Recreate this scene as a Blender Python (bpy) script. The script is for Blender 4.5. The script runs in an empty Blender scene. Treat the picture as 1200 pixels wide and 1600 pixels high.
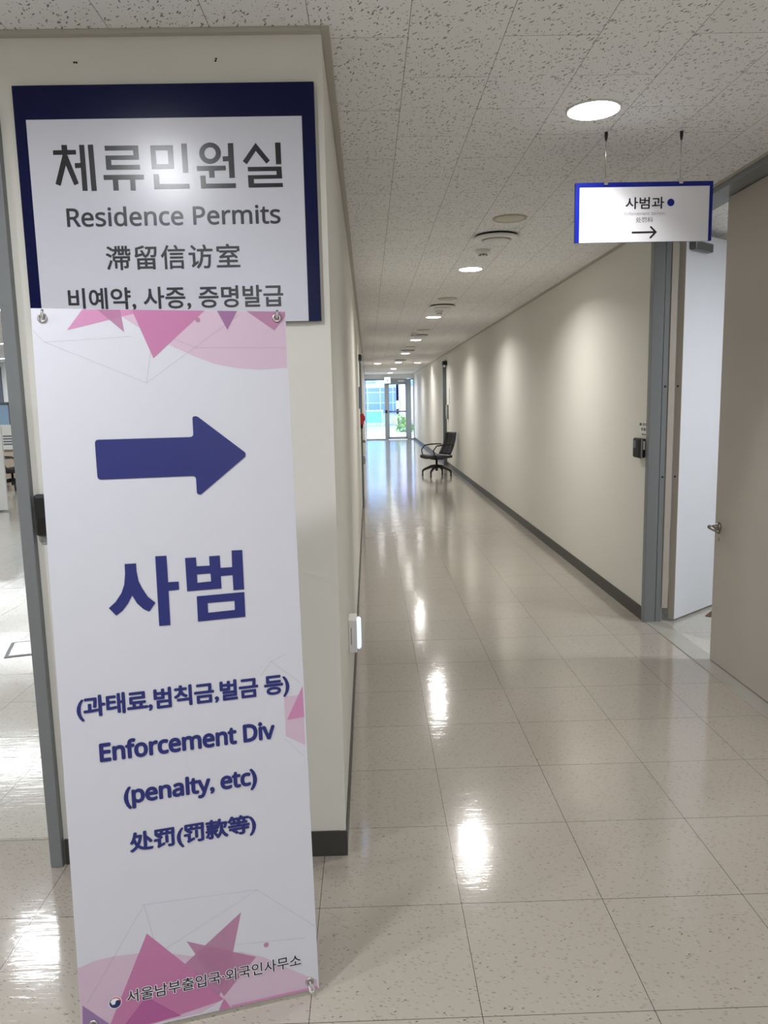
import bpy, bmesh, math, random
from mathutils import Vector, Matrix
from mathutils.geometry import tessellate_polygon
random.seed(7)
SC = bpy.context.scene
COL = SC.collection
PI = math.pi

# ------------------------------------------------------------------ camera, world, exposure
F_PX, PITCH, YAW, ROLL, EYE = 1189.763, -0.14391, 0.01796, -0.02166, 1.5842
f0 = Vector((math.sin(YAW), math.cos(YAW), 0)); r0 = Vector((math.cos(YAW), -math.sin(YAW), 0))
fw = f0 * math.cos(PITCH) + Vector((0, 0, math.sin(PITCH)))
up = Vector((0, 0, math.cos(PITCH))) - f0 * math.sin(PITCH)
rr = r0 * math.cos(ROLL) + up * math.sin(ROLL)
uu = up * math.cos(ROLL) - r0 * math.sin(ROLL)
cam = bpy.data.objects.new('camera', bpy.data.cameras.new('camera'))
cam.data.sensor_fit = 'HORIZONTAL'; cam.data.sensor_width = 36
cam.data.lens = 36 * F_PX / 1200; cam.data.clip_start = 0.05; cam.data.clip_end = 300
cam.matrix_world = Matrix(((rr.x, uu.x, -fw.x, 0), (rr.y, uu.y, -fw.y, 0), (rr.z, uu.z, -fw.z, EYE), (0, 0, 0, 1)))
COL.objects.link(cam); SC.camera = cam

SC.view_settings.view_transform = 'Standard'; SC.view_settings.look = 'None'
SC.view_settings.gamma = 1; SC.view_settings.use_curve_mapping = False
SC.view_settings.exposure = 0.15
world = bpy.data.worlds.new('daylight'); SC.world = world; world.use_nodes = True
bg = world.node_tree.nodes['Background']
bg.inputs[0].default_value = (0.66, 0.83, 1.0, 1); bg.inputs[1].default_value = 7.0

P_CORR, P_FOYER, P_LEFT, P_RIGHT = 23, 18, 66, 50      # lamp powers
WARM = (1.0, 0.983, 0.945); COOL = (0.92, 0.955, 1.0)

# ------------------------------------------------------------------ materials
def srgb(*c):
    f = lambda v: v / 12.92 if v <= .04045 else ((v + .055) / 1.055) ** 2.4
    return tuple(f(v / 255) for v in c) + (1,)
class N:
    def __init__(s, name):
        s.m = bpy.data.materials.new(name); s.m.use_nodes = True
        s.t = s.m.node_tree; s.b = s.t.nodes['Principled BSDF']
    def n(s, typ, **kw):
        nd = s.t.nodes.new(typ)
        for k, v in kw.items():
            if k.startswith('i_'): nd.inputs[k[2:].replace('_', ' ')].default_value = v
            else: setattr(nd, k, v)
        return nd
    def l(s, a, b): s.t.links.new(a, b)
    def math(s, op, a, b=None, c=None):
        nd = s.n('ShaderNodeMath', operation=op)
        for i, v in enumerate((a, b, c)):
            if v is None: continue
            if hasattr(v, 'is_linked'): s.l(v, nd.inputs[i])
            else: nd.inputs[i].default_value = v
        return nd.outputs[0]
    def mix(s, fac, a, b, blend='MIX'):
        nd = s.n('ShaderNodeMix', data_type='RGBA', blend_type=blend)
        for i, v in ((0, fac), (6, a), (7, b)):
            if hasattr(v, 'is_linked'): s.l(v, nd.inputs[i])
            else: nd.inputs[i].default_value = v
        return nd.outputs[2]
    def geo(s): return s.n('ShaderNodeNewGeometry').outputs['Position']
    def mapping(s, vec, scale=(1, 1, 1), loc=(0, 0, 0), rot=(0, 0, 0)):
        nd = s.n('ShaderNodeMapping')
        nd.inputs['Scale'].default_value = scale; nd.inputs['Location'].default_value = loc; nd.inputs['Rotation'].default_value = rot
        s.l(vec, nd.inputs[0]); return nd.outputs[0]
    def noise(s, vec, scale, detail=2, rough=.5):
        nd = s.n('ShaderNodeTexNoise'); nd.inputs['Scale'].default_value = scale
        nd.inputs['Detail'].default_value = detail; nd.inputs['Roughness'].default_value = rough
        if vec: s.l(vec, nd.inputs['Vector'])
        return nd.outputs[0]
    def voro(s, vec, scale, rnd=1.0):
        nd = s.n('ShaderNodeTexVoronoi'); nd.inputs['Scale'].default_value = scale; nd.inputs['Randomness'].default_value = rnd
        s.l(vec, nd.inputs['Vector']); return nd
    def bump(s, h, strength, dist, nrm=None):
        nd = s.n('ShaderNodeBump'); nd.inputs['Strength'].default_value = strength; nd.inputs['Distance'].default_value = dist
        s.l(h, nd.inputs['Height'])
        if nrm: s.l(nrm, nd.inputs['Normal'])
        return nd.outputs[0]
    def brick(s, vec, w, h, mortar, offset, freq=2):
        nd = s.n('ShaderNodeTexBrick', offset=offset, offset_frequency=freq, squash=1.0)
        nd.inputs['Scale'].default_value = 1; nd.inputs['Mortar Size'].default_value = mortar
        nd.inputs['Mortar Smooth'].default_value = 0.2; nd.inputs['Bias'].default_value = 0
        nd.inputs['Brick Width'].default_value = w; nd.inputs['Row Height'].default_value = h
        nd.inputs['Color1'].default_value = (0, 0, 0, 1); nd.inputs['Color2'].default_value = (1, 1, 1, 1); nd.inputs['Mortar'].default_value = (.5, .5, .5, 1)
        s.l(vec, nd.inputs['Vector']); return nd
    def set(s, **kw):
        for k, v in kw.items(): s.b.inputs[k.replace('_', ' ')].default_value = v
        return s

def flat(name, col, rough=.5, metal=0, var=.04, scale=30, bump=0, spec=.5, alpha=1):
    """procedural plain material: base colour with a faint noise mottling"""
    m = N(name); p = m.n('ShaderNodeTexCoord').outputs['Object']
    n = m.noise(p, scale, 3)
    lo = tuple(c * (1 - var) for c in col[:3]) + (1,); hi = tuple(min(1, c * (1 + var)) for c in col[:3]) + (1,)
    m.l(m.mix(n, lo, hi), m.b.inputs['Base Color'])
    m.set(Roughness=rough, Metallic=metal, Alpha=alpha); m.b.inputs['Specular IOR Level'].default_value = spec
    if bump: m.l(m.bump(m.noise(p, scale * 8, 2), .3, bump), m.b.inputs['Normal'])
    return m.m
def glow(name, col, strength):
    m = N(name); m.set(Base_Color=col, Emission_Color=col, Emission_Strength=strength); return m.m

def floor_material(name, tint):
    m = N(name); p = m.geo()
    b = m.brick(m.mapping(p, loc=(0.19097, -1.76176, 0)), .45, .45, .001, 0)
    tile = m.n('ShaderNodeSeparateColor'); m.l(b.outputs['Color'], tile.inputs[0])
    base = m.mix(m.noise(p, 1.1, 3), tuple(c * .93 for c in tint[:3]) + (1,), tint)
    base = m.mix(m.math('MULTIPLY', tile.outputs[0], .22), base, tuple(c * .78 for c in tint[:3]) + (1,))
    base = m.mix(m.math('MULTIPLY', m.noise(p, 90, 3), .3), base, tuple(min(1, c * 1.18) for c in tint[:3]) + (1,))
    for k, (rot, sc, th, keep, colr, amt) in enumerate((
            (.5, (36, 150, 1), .17, .5, (.12, .085, .06, 1), .75), (1.9, (130, 36, 1), .2, .4, (.20, .16, .12, 1), .6),
            (1.1, (90, 30, 1), .14, .82, (.05, .035, .025, 1), .8), (2.6, (120, 36, 1), .17, .6, (.66, .62, .56, 1), .2))):
        q = m.mapping(p, rot=(0, 0, rot), loc=(k * 3.1, k * 1.7, 0))
        q = m.mapping(q, scale=sc)
        v = m.voro(q, 1)
        sp = m.n('ShaderNodeSeparateColor'); m.l(v.outputs['Color'], sp.inputs[0])
        on = m.math('MULTIPLY', m.math('LESS_THAN', v.outputs['Distance'], th), m.math('GREATER_THAN', sp.outputs[0], keep))
        base = m.mix(m.math('MULTIPLY', on, amt), base, colr)
    base = m.mix(b.outputs['Fac'], base, (.035, .03, .025, 1))
    m.l(base, m.b.inputs['Base Color'])
    rough = m.math('MULTIPLY_ADD', m.noise(p, 2.3, 4), .09, .035)
    m.l(rough, m.b.inputs['Roughness']); m.set(IOR=1.5, Coat_Weight=.5, Coat_Roughness=.17)
    h = m.math('MULTIPLY_ADD', m.noise(p, 24, 3), .0008, m.math('MULTIPLY', m.noise(p, 4.5, 2), .0034))
    h = m.math('MULTIPLY_ADD', m.noise(m.mapping(p, scale=(7, 70, 1)), 1, 3), .0009, h)
    h = m.math('MULTIPLY_ADD', b.outputs['Fac'], -.0006, h)
    m.l(m.bump(h, .5, 1.0), m.b.inputs['Normal'])
    return m.m
def ceiling_material():
    m = N('mineral_fibre_ceiling_tile'); p = m.geo()
    sep = m.n('ShaderNodeSeparateXYZ'); m.l(p, sep.inputs[0])
    cmb = m.n('ShaderNodeCombineXYZ')
    m.l(m.math('ADD', sep.outputs[1], CE_Y), cmb.inputs[0]); m.l(m.math('ADD', sep.outputs[0], CE_X), cmb.inputs[1])
    b = m.brick(cmb.outputs[0], .6, .3, .0013, .5)
    tile = m.n('ShaderNodeSeparateColor'); m.l(b.outputs['Color'], tile.inputs[0])
    base = m.mix(m.math('MULTIPLY', tile.outputs[0], .4), (.87, .87, .865, 1), (.79, .79, .785, 1))
    # worm-shaped pits turn with a slow noise so no two tiles show the same direction
    pit = None
    for k, (rot, sc, th, keep) in enumerate(((1.1, (25, 84, 1), .2, .62), (.75, (27, 88, 1), .2, .66), (1.6, (30, 92, 1), .19, .7), (2.2, (66, 66, 1), .17, .5), (.2, (100, 100, 1), .17, .55))):
        q = m.mapping(p, rot=(0, 0, rot), loc=(k * 2.3, k * 1.1, 0))
        q = m.mapping(q, scale=sc)
        v = m.voro(q, 1)
        sp = m.n('ShaderNodeSeparateColor'); m.l(v.outputs['Color'], sp.inputs[0])
        on = m.math('MULTIPLY', m.math('LESS_THAN', v.outputs['Distance'], m.math('MULTIPLY_ADD', sp.outputs[1], .1, th - .04)), m.math('GREATER_THAN', sp.outputs[0], keep))
        pit = on if pit is None else m.math('MAXIMUM', pit, on)
    base = m.mix(m.math('MULTIPLY', pit, .8), base, (.10, .095, .085, 1))
    base = m.mix(m.math('MULTIPLY', b.outputs['Fac'], .8), base, (.16, .15, .14, 1))
    m.l(base, m.b.inputs['Base Color']); m.set(Roughness=.9)
    m.b.inputs['Specular IOR Level'].default_value = .2
    h = m.math('ADD', m.math('MULTIPLY', pit, -.001), m.math('MULTIPLY', b.outputs['Fac'], -.0015))
    m.l(m.bump(h, .4, 1.0), m.b.inputs['Normal'])
    return m.m
CE_X, CE_Y = -.1525 + 6, -2.5562 + 12

def wall_material(name, col):
    m = N(name); p = m.geo()
    c = m.mix(m.noise(p, 1.6, 4), tuple(v * .97 for v in col[:3]) + (1,), col)
    c = m.mix(m.math('MULTIPLY', m.noise(p, 60, 3), .12), c, tuple(v * .82 for v in col[:3]) + (1,))
    m.l(c, m.b.inputs['Base Color']); m.set(Roughness=.6)
    m.b.inputs['Specular IOR Level'].default_value = .3
    m.l(m.bump(m.noise(p, 130, 3), .25, .0012), m.b.inputs['Normal'])
    return m.m
def brushed(name, col, rough=.3):
    m = N(name); p = m.n('ShaderNodeTexCoord').outputs['Object']
    n = m.noise(m.mapping(p, scale=(4, 4, 220)), 3, 3)
    m.l(m.mix(n, tuple(c * .85 for c in col[:3]) + (1,), col), m.b.inputs['Base Color']); m.set(Roughness=rough, Metallic=1); return m.m
def stripe_fabric(name):
    m = N(name); p = m.n('ShaderNodeTexCoord').outputs['Object']
    w = m.n('ShaderNodeTexWave', wave_type='BANDS', bands_direction='X'); w.inputs['Scale'].default_value = 2.2
    m.l(p, w.inputs['Vector'])
    n = m.noise(p, 300, 2)
    c = m.mix(m.math('GREATER_THAN', w.outputs[1], .8), (.012, .012, .015, 1), (.045, .045, .065, 1))
    m.l(m.mix(m.math('MULTIPLY', n, .3), c, (.01, .01, .012, 1)), m.b.inputs['Base Color']); m.set(Roughness=.55); return m.m
def leaf_material():
    m = N('hedge_leaves'); p = m.n('ShaderNodeTexCoord').outputs['Object']
    m.l(m.mix(m.noise(p, 9, 3), (.07, .16, .03, 1), (.28, .38, .13, 1)), m.b.inputs['Base Color']); m.set(Roughness=.6); return m.m
def paving_material():
    m = N('pink_paving'); b = m.brick(m.geo(), .4, .2, .008, .5)
    m.l(m.mix(b.outputs['Fac'], m.mix(b.outputs['Color'], (.36, .27, .26, 1), (.42, .32, .30, 1)), (.24, .21, .2, 1)), m.b.inputs['Base Color']); m.set(Roughness=.8); return m.m
def window_band_material():
    m = N('blue_window_band'); sep = m.n('ShaderNodeSeparateXYZ'); m.l(m.geo(), sep.inputs[0])
    cmb = m.n('ShaderNodeCombineXYZ'); m.l(sep.outputs[0], cmb.inputs[0]); m.l(sep.outputs[2], cmb.inputs[1])
    b = m.brick(cmb.outputs[0], .9, .75, .03, 0)
    m.l(m.mix(b.outputs['Fac'], m.mix(b.outputs['Color'], (.10, .18, .36, 1), (.14, .23, .43, 1)), (.34, .42, .52, 1)), m.b.inputs['Base Color']); m.set(Roughness=.3); return m.m

M = {}
M['floor'] = floor_material('vinyl_floor_tile', srgb(171, 163, 153))
M['floor_lit'] = floor_material('lit_vinyl_floor_tile', srgb(188, 184, 174))  # same tile made paler: the brighter office lighting is put into the colour
M['ceiling'] = ceiling_material()
M['wall'] = wall_material('cream_wall', srgb(221, 219, 211))
M['white_wall'] = wall_material('white_wall', srgb(226, 226, 224))
M['base'] = flat('dark_rubber_baseboard', srgb(62, 60, 57), .45)
M['frame_hazed'] = flat('hazed_grey_aluminium', srgb(150, 160, 166), .35, .2)  # frame grey lightened to paint in the haze at the corridor end
M['saddle'] = flat('worn_metal_saddle', srgb(178, 175, 168), .3, .25, .12, 9)
M['frame_grey'] = flat('grey_painted_steel', srgb(122, 125, 127), .38, 0, .03)
M['frame_dark'] = flat('dark_grey_steel', srgb(92, 95, 98), .4)
M['leaf'] = flat('warm_grey_door_paint', srgb(183, 176, 168), .42, 0, .03, 6)
M['leaf_lit'] = flat('lit_door_paint', srgb(220, 222, 228), .42, 0, .02, 6)  # door face coloured whiter and bluer to carry the right office's light
M['leaf_edge'] = flat('beige_door_edge', srgb(176, 168, 158), .45)
M['mould'] = flat('ceiling_moulding', srgb(176, 172, 160), .5)
M['black'] = flat('black_plastic', srgb(22, 22, 24), .3)
M['black_soft'] = flat('black_soft_plastic', srgb(28, 28, 31), .5)
M['dark_hole'] = flat('dark_recess', srgb(14, 13, 12), .7)
M['grey_plastic'] = flat('grey_plastic', srgb(150, 152, 154), .4)
M['closer'] = flat('grey_cast_metal', srgb(104, 106, 106), .35, .6)
M['white_plastic'] = flat('white_plastic', srgb(226, 226, 224), .35)
M['cream_plastic'] = flat('cream_grille', srgb(206, 200, 182), .5)
M['steel'] = brushed('brushed_steel', srgb(196, 192, 186))
M['satin'] = brushed('satin_handle', srgb(150, 145, 138), .28)
M['sign_blue'] = flat('navy_sign_paint', srgb(2, 8, 60), .24, 0, .02, spec=.25)
M['hang_blue'] = flat('blue_sign_lacquer', srgb(6, 24, 122), .25, 0, .02)
M['sign_white'] = flat('white_sign_face', srgb(204, 205, 216), .25, 0, .01)
M['hang_white'] = flat('white_hanging_sign_face', srgb(212, 212, 219), .3, 0, .01)
M['ink_black'] = flat('black_lettering', srgb(24, 25, 32), .25)
M['ink_grey'] = flat('charcoal_lettering', srgb(50, 51, 58), .25)
M['ink_pale'] = flat('pale_grey_lettering', srgb(138, 138, 146), .35)
M['ink_dim'] = flat('mid_grey_lettering', srgb(104, 104, 112), .35)
M['banner'] = flat('banner_fabric', srgb(200, 200, 209), .45, 0, .015, 12)
M['ink_navy'] = flat('navy_print', srgb(29, 35, 106), .45, 0, .03)
M['ink_text'] = flat('dark_print', srgb(34, 34, 40), .45)
M['halo'] = flat('white_print', srgb(226, 224, 232), .45)
M['em_red'] = flat('emblem_red', srgb(190, 40, 56), .45)
M['em_blue'] = flat('emblem_navy', srgb(14, 42, 90), .45)
for k, c, a in (('p_pink', (206, 138, 180), .8), ('p_pale', (216, 188, 208), .75), ('p_mid', (184, 126, 162), .7), ('p_rose', (192, 120, 164), .85),
                ('p_plum', (156, 104, 152), .8), ('p_mag', (182, 98, 158), .75), ('p_lilac', (150, 120, 168), .8), ('p_line', (178, 172, 190), .35), ('p_white', (212, 206, 218), .85)):
    M[k] = flat('print_' + k[2:], srgb(*c), .45, 0, .02, alpha=a)
M['lamp'] = glow('lamp_diffuser', (1, .98, .95, 1), 24)
M['tube'] = glow('linear_lamp', (.97, .98, 1, 1), 5)
M['night'] = glow('night_light_lens', (.55, .66, 1, 1), 1.1)
M['exit'] = glow('exit_sign_face', (.82, .95, .86, 1), 1.6)
M['chrome'] = flat('bright_metal', srgb(225, 226, 230), .12, 1)
M['red'] = flat('red_enamel', srgb(150, 24, 34), .35)
M['blue_plaque'] = flat('blue_plaque', srgb(70, 84, 150), .4)
M['paper'] = flat('white_paper', srgb(222, 222, 216), .7)
M['wood'] = flat('brown_wood', srgb(96, 66, 44), .6, 0, .15)
M['desk'] = flat('beige_laminate', srgb(206, 190, 172), .4)
M['blind'] = flat('grey_blind', srgb(98, 102, 114), .6)
M['pane_reflection'] = flat('window_reflection_pane', srgb(160, 190, 216), .2)  # opaque pale blue paints a window reflection onto the counter glass
M['fabric'] = stripe_fabric('striped_black_mesh')
M['leaves'] = leaf_material(); M['paving'] = paving_material(); M['bandglass'] = window_band_material()
M['asphalt'] = flat('pale_asphalt', srgb(122, 136, 156), .9, 0, .05, 3)
M['facade'] = flat('white_facade', srgb(166, 174, 186), .8)
M['facade_lilac'] = flat('lilac_facade', srgb(166, 156, 186), .8)
M['teal'] = flat('teal_panel', srgb(84, 138, 165), .5)
def thin_paper():
    m = N('backlit_paper'); m.set(Base_Color=srgb(226, 226, 220), Roughness=.7)
    t = m.n('ShaderNodeBsdfTranslucent'); t.inputs[0].default_value = srgb(236, 234, 224)
    x = m.n('ShaderNodeMixShader'); x.inputs[0].default_value = .5
    m.l(m.b.outputs[0], x.inputs[1]); m.l(t.outputs[0], x.inputs[2]); m.l(x.outputs[0], m.t.nodes['Material Output'].inputs[0]); return m.m
M['thin_paper'] = thin_paper()
def glass_material():
    m = N('clear_glass'); m.set(Base_Color=(.97, .99, 1, 1), Roughness=0, IOR=1.02, Transmission_Weight=1.0); return m.m
M['glass'] = glass_material()

# ------------------------------------------------------------------ helpers
class MB:
    """collects geometry; build() links it as one mesh object"""
    def __init__(s, mtx=None): s.bm = bmesh.new(); s.mtx = mtx or Matrix()
    def v(s, p): return s.bm.verts.new(s.mtx @ Vector(p))
    def box(s, a, b, bev=0, seg=2):
        t = bmesh.new(); bmesh.ops.create_cube(t, size=1)
        for v in t.verts: v.co = Vector([(a[i] + b[i]) / 2 + v.co[i] * (b[i] - a[i]) for i in range(3)])
        if bev: bmesh.ops.bevel(t, geom=list(t.edges), offset=bev, segments=seg, affect='EDGES', profile=.5)
        return s.add(t)
    def add(s, t):
        mp = {v: s.bm.verts.new(s.mtx @ v.co) for v in t.verts}
        for f in t.faces:
            try: nf = s.bm.faces.new([mp[v] for v in f.verts]); nf.smooth = f.smooth
            except ValueError: pass
        t.free(); return s
    def lathe(s, prof, seg=32, axis='z', at=(0, 0, 0)):
        """prof = [(r, h)...] spun about an axis through at"""
        rings = []
        for r, h in prof:
            ring = []
            for k in range(seg):
                a = 2 * PI * k / seg; c, d = r * math.cos(a), r * math.sin(a)
                p = {'z': (c, d, h), 'y': (c, h, -d), 'x': (h, c, d)}[axis]
                ring.append(s.v((p[0] + at[0], p[1] + at[1], p[2] + at[2])))
            rings.append(ring)
        for A, B in zip(rings, rings[1:]):
            for k in range(seg):
                f = s.bm.faces.new((A[k], A[(k + 1) % seg], B[(k + 1) % seg], B[k])); f.smooth = True
        for ring, flip in ((rings[0], True), (rings[-1], False)):
            s.bm.faces.new(ring[::-1] if flip else ring)
        return s
    def tube(s, pts, r, seg=10, closed=False):
        pts = [Vector(p) for p in pts]; rad = r if isinstance(r, (list, tuple)) else [r] * len(pts)
        rings = []; n = len(pts); ref = None
        for i, p in enumerate(pts):
            a = pts[i - 1] if (i or closed) else p; b = pts[(i + 1) % n] if (i < n - 1 or closed) else p
            t = (b - a).normalized()
            if ref is None: ref = t.orthogonal().normalized()
            x = (ref - t * ref.dot(t)).normalized(); y = t.cross(x); ref = x
            rings.append([s.v(p + x * rad[i] * math.cos(2 * PI * k / seg) + y * rad[i] * math.sin(2 * PI * k / seg)) for k in range(seg)])
        pairs = list(zip(rings, rings[1:])) + ([(rings[-1], rings[0])] if closed else [])
        for A, B in pairs:
            for k in range(seg):
                f = s.bm.faces.new((A[k], A[(k + 1) % seg], B[(k + 1) % seg], B[k])); f.smooth = True
        if not closed: s.bm.faces.new(rings[0][::-1]); s.bm.faces.new(rings[-1])
        return s
    def poly(s, loops, place):
        """flat polygon (first loop outer, the rest holes) laid out by place(u, v)"""
        if not isinstance(loops[0][0], (tuple, list)): loops = [loops]
        flatp = [p for l in loops for p in l]
        tri = tessellate_polygon([[Vector((p[0], p[1], 0)) for p in l] for l in loops])
        vs = [s.v(place(*p)) for p in flatp]
        for t in tri:
            a, b, c = [Vector(flatp[i]) for i in t]
            cr = (b - a).cross(c - a)
            try: s.bm.faces.new([vs[i] for i in (t if cr > 0 else t[::-1])])
            except ValueError: pass
        return s
    def prism(s, pts, place, d0, d1):
        """polygon extruded between depths d0 and d1; place(u, v, d)"""
        A = [s.v(place(u, v, d0)) for u, v in pts]; B = [s.v(place(u, v, d1)) for u, v in pts]; n = len(pts)
        for k in range(n): s.bm.faces.new((A[k], A[(k + 1) % n], B[(k + 1) % n], B[k]))
        s.bm.faces.new(A[::-1]); s.bm.faces.new(B); return s
    def build(s, name, mat, parent=None, fix=True):
        if fix: bmesh.ops.recalc_face_normals(s.bm, faces=s.bm.faces)
        me = bpy.data.meshes.new(name); s.bm.to_mesh(me); s.bm.free()
        me.materials.append(M[mat] if isinstance(mat, str) else mat)
        o = bpy.data.objects.new(name, me); COL.objects.link(o)
        if parent: o.parent = parent
        return o
def tag(o, label, cat=None, group=None, kind=None):
    if label: o['label'] = label
    if cat: o['category'] = cat
    if group: o['group'] = group
    if kind: o['kind'] = kind
    return o
def thing(name, label, cat, loc=(0, 0, 0), rotz=0, group=None, mtx=None):
    o = bpy.data.objects.new(name, None); COL.objects.link(o); o.empty_display_size = .05
    o.matrix_world = mtx if mtx else Matrix.Translation(loc) @ Matrix.Rotation(rotz, 4, 'Z')
    return tag(o, label, cat, group)
def struct(o, label, cat): return tag(o, label, cat, kind='structure')
def kids(o): return [c for c in bpy.data.objects if c.parent == o]
def copy_tree(o, parent=None):
    ch = kids(o); c = o.copy(); COL.objects.link(c)
    if parent: c.parent = parent
    for k in ch: copy_tree(k, c)
    return c
def sans(s, bold):
    """Latin letters of the plain sans family that matches the Hangul"""
    up_, lo_ = (0x1D5D4, 0x1D5EE) if bold else (0x1D5A0, 0x1D5BA)
    return ''.join(chr(up_ + ord(c) - 65) if 'A' <= c <= 'Z' else chr(lo_ + ord(c) - 97) if 'a' <= c <= 'z' else c for c in s)
def text(s, box, place, mat, name, parent, weight=0.0, label=None, spacing=1.0):
    """a line of lettering as a mesh, fitted to box = (u0, u1, v0, v1)"""
    c = bpy.data.curves.new('lettering', 'FONT'); c.body = s; c.size = 1; c.resolution_u = 3; c.space_character = spacing
    o = bpy.data.objects.new('lettering', c); COL.objects.link(o)
    dg = bpy.context.evaluated_depsgraph_get(); dg.update()
    ev = o.evaluated_get(dg); me = ev.to_mesh()
    xs = [v.co.x for v in me.vertices]; ys = [v.co.y for v in me.vertices]
    x0, x1, y0, y1 = min(xs), max(xs), min(ys), max(ys)
    b = MB(); kx, ky = (box[1] - box[0]) / (x1 - x0 + 2 * weight), (box[3] - box[2]) / (y1 - y0 + 2 * weight)
    shifts = [(0, 0)] + ([(weight * math.cos(PI * k / 4), weight * math.sin(PI * k / 4)) for k in range(8)] if weight else [])
    for n, (dx, dy) in enumerate(shifts):                     # stroke weight: the outline thickened by overlapping passes of ink
        vs = []
        for v in me.vertices:
            q = place(box[0] + (v.co.x - x0 + weight + dx) * kx, box[2] + (v.co.y - y0 + weight + dy) * ky)
            vs.append(b.v((q[0], q[1] - n * 1.5e-5, q[2])))
        for p in me.polygons:
            try: b.bm.faces.new([vs[i] for i in p.vertices])
            except ValueError: pass
    ev.to_mesh_clear(); bpy.data.objects.remove(o); bpy.data.curves.remove(c)
    ob = b.build(name, mat, parent, fix=False)
    if label: ob['label'] = label
    return ob
def disk(cx, cy, r, n=28): return [(cx + r * math.cos(2 * PI * k / n), cy + r * math.sin(2 * PI * k / n)) for k in range(n)]
def stroke(a, b, w):
    dx, dy = b[0] - a[0], b[1] - a[1]; L = math.hypot(dx, dy); nx, ny = -dy / L * w / 2, dx / L * w / 2
    return [(a[0] - nx, a[1] - ny), (b[0] - nx, b[1] - ny), (b[0] + nx, b[1] + ny), (a[0] + nx, a[1] + ny)]
def round_poly(pts, r, n=5):
    out = []
    for i, p in enumerate(pts):
        a, b, c = Vector(pts[i - 1]), Vector(p), Vector(pts[(i + 1) % len(pts)])
        d1, d2 = (a - b), (c - b); q = min(r, d1.length * .45, d2.length * .45)
        s, e = b + d1.normalized() * q, b + d2.normalized() * q
        for k in range(n + 1):
            t = k / n; out.append(tuple(s * (1 - t) ** 2 + b * 2 * t * (1 - t) + e * t * t))
    return out
def area(name, parent, loc, power, color, size, spread=PI, shape='DISK', size_y=None, rot=(0, 0, 0)):
    l = bpy.data.lights.new(name, 'AREA'); l.shape = shape; l.size = size; l.energy = power; l.color = color; l.spread = spread
    if size_y: l.size_y = size_y
    o = bpy.data.objects.new(name, l); COL.objects.link(o); o.location = loc; o.rotation_euler = rot; o.parent = parent
    return o

# ------------------------------------------------------------------ the room shell
CH = 2.7056                      # ceiling height
XL, XR, YE = -.115, 1.92, 32.0   # corridor faces and its end
def B(a, b, bev=0): return MB().box(a, b, bev)
struct(B((-4.2, -3.7, -.12), (2.04, YE + .1, 0)).build('floor', 'floor'), 'glossy beige speckled vinyl tile floor of corridor and foyer', 'floor')
struct(B((-4.2, -3.7, CH), (2.12, YE + .1, CH + .12)).build('ceiling', 'ceiling'), 'white fissured mineral fibre tile ceiling', 'ceiling')
struct(B((-1.102, 2.5, 0), (XL, 2.66, CH)).build('wall_front', 'wall'), 'cream wall end behind the banner', 'wall')
struct(B((-.28, 2.66, 0), (XL, YE, CH)).build('wall_left', 'wall'), 'cream corridor wall on the left', 'wall')
w = MB().box((XR, 5.236, 0), (XR + .14, YE, CH)); w.box((XR, -3.7, 0), (XR + .14, 3.36, CH)); w.box((XR, 3.36, 2.668), (XR + .14, 5.236, CH))
struct(w.build('wall_right', 'wall'), 'cream corridor wall on the right', 'wall')
struct(B((-4.2, -3.82, 0), (2.06, -3.7, CH)).build('wall_back', 'wall'), 'cream wall behind the viewer', 'wall')
struct(B((-4.32, -3.7, 0), (-4.2, 2.66, CH)).build('wall_foyer_left', 'wall'), 'cream wall at left of the foyer', 'wall')
w = MB().box((-4.2, 2.5, 0), (-3.3, 2.66, CH)); w.box((-3.3, 2.5, 2.45), (-1.102, 2.66, CH))
struct(w.build('wall_front_far', 'wall'), 'cream wall over the left opening', 'wall')
# rubber baseboards
struct(B((-1.098, 2.492, 0), (XL, 2.5, .092)).build('baseboard_front', 'base'), 'black rubber baseboard under the banner wall', 'baseboard')
struct(B((XL, 2.492, 0), (XL + .006, 11.0, .092)).build('baseboard_left', 'base'), 'black rubber baseboard along left wall', 'baseboard')
struct(B((XR - .007, 5.236, 0), (XR, YE, .098)).build('baseboard_right', 'base'), 'dark rubber baseboard along right wall', 'baseboard')
# ceiling mouldings and corner bead
def mould(n, a, b, lab): struct(B(a, b, .002).build(n, 'mould'), lab, 'trim')
mould('trim_1', (XL, 2.474, CH - .014), (XL + .026, YE, CH), 'thin moulding where left wall meets ceiling')
mould('trim_2', (-1.102, 2.474, CH - .014), (XL, 2.5, CH), 'thin moulding over the wall sign')
mould('trim_3', (XR - .022, -3.7, CH - .014), (XR, YE, CH), 'thin moulding where right wall meets ceiling')
c = MB().box((XL - .018, 2.4985, .092), (XL + .0015, 2.5, CH - .014)); c.box((XL, 2.5, .092), (XL + .0015, 2.518, CH - .014))
struct(c.build('trim_4', 'wall'), 'cream corner bead on the wall end', 'trim')
# left opening: steel post
p = MB().box((-1.145, 2.475, 0), (-1.1025, 2.69, 2.45), .003); p.box((-3.3, 2.475, 2.444), (-1.1025, 2.69, 2.5), .003)
struct(p.build('trim_5', 'frame_grey'), 'grey steel post of the left opening', 'trim')
struct(B((-3.3, 2.655, 0), (-1.145, 2.86, .003)).build('trim_6', 'floor_lit'), 'threshold strip in the left opening, lightened like the office floor', 'trim')

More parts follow.
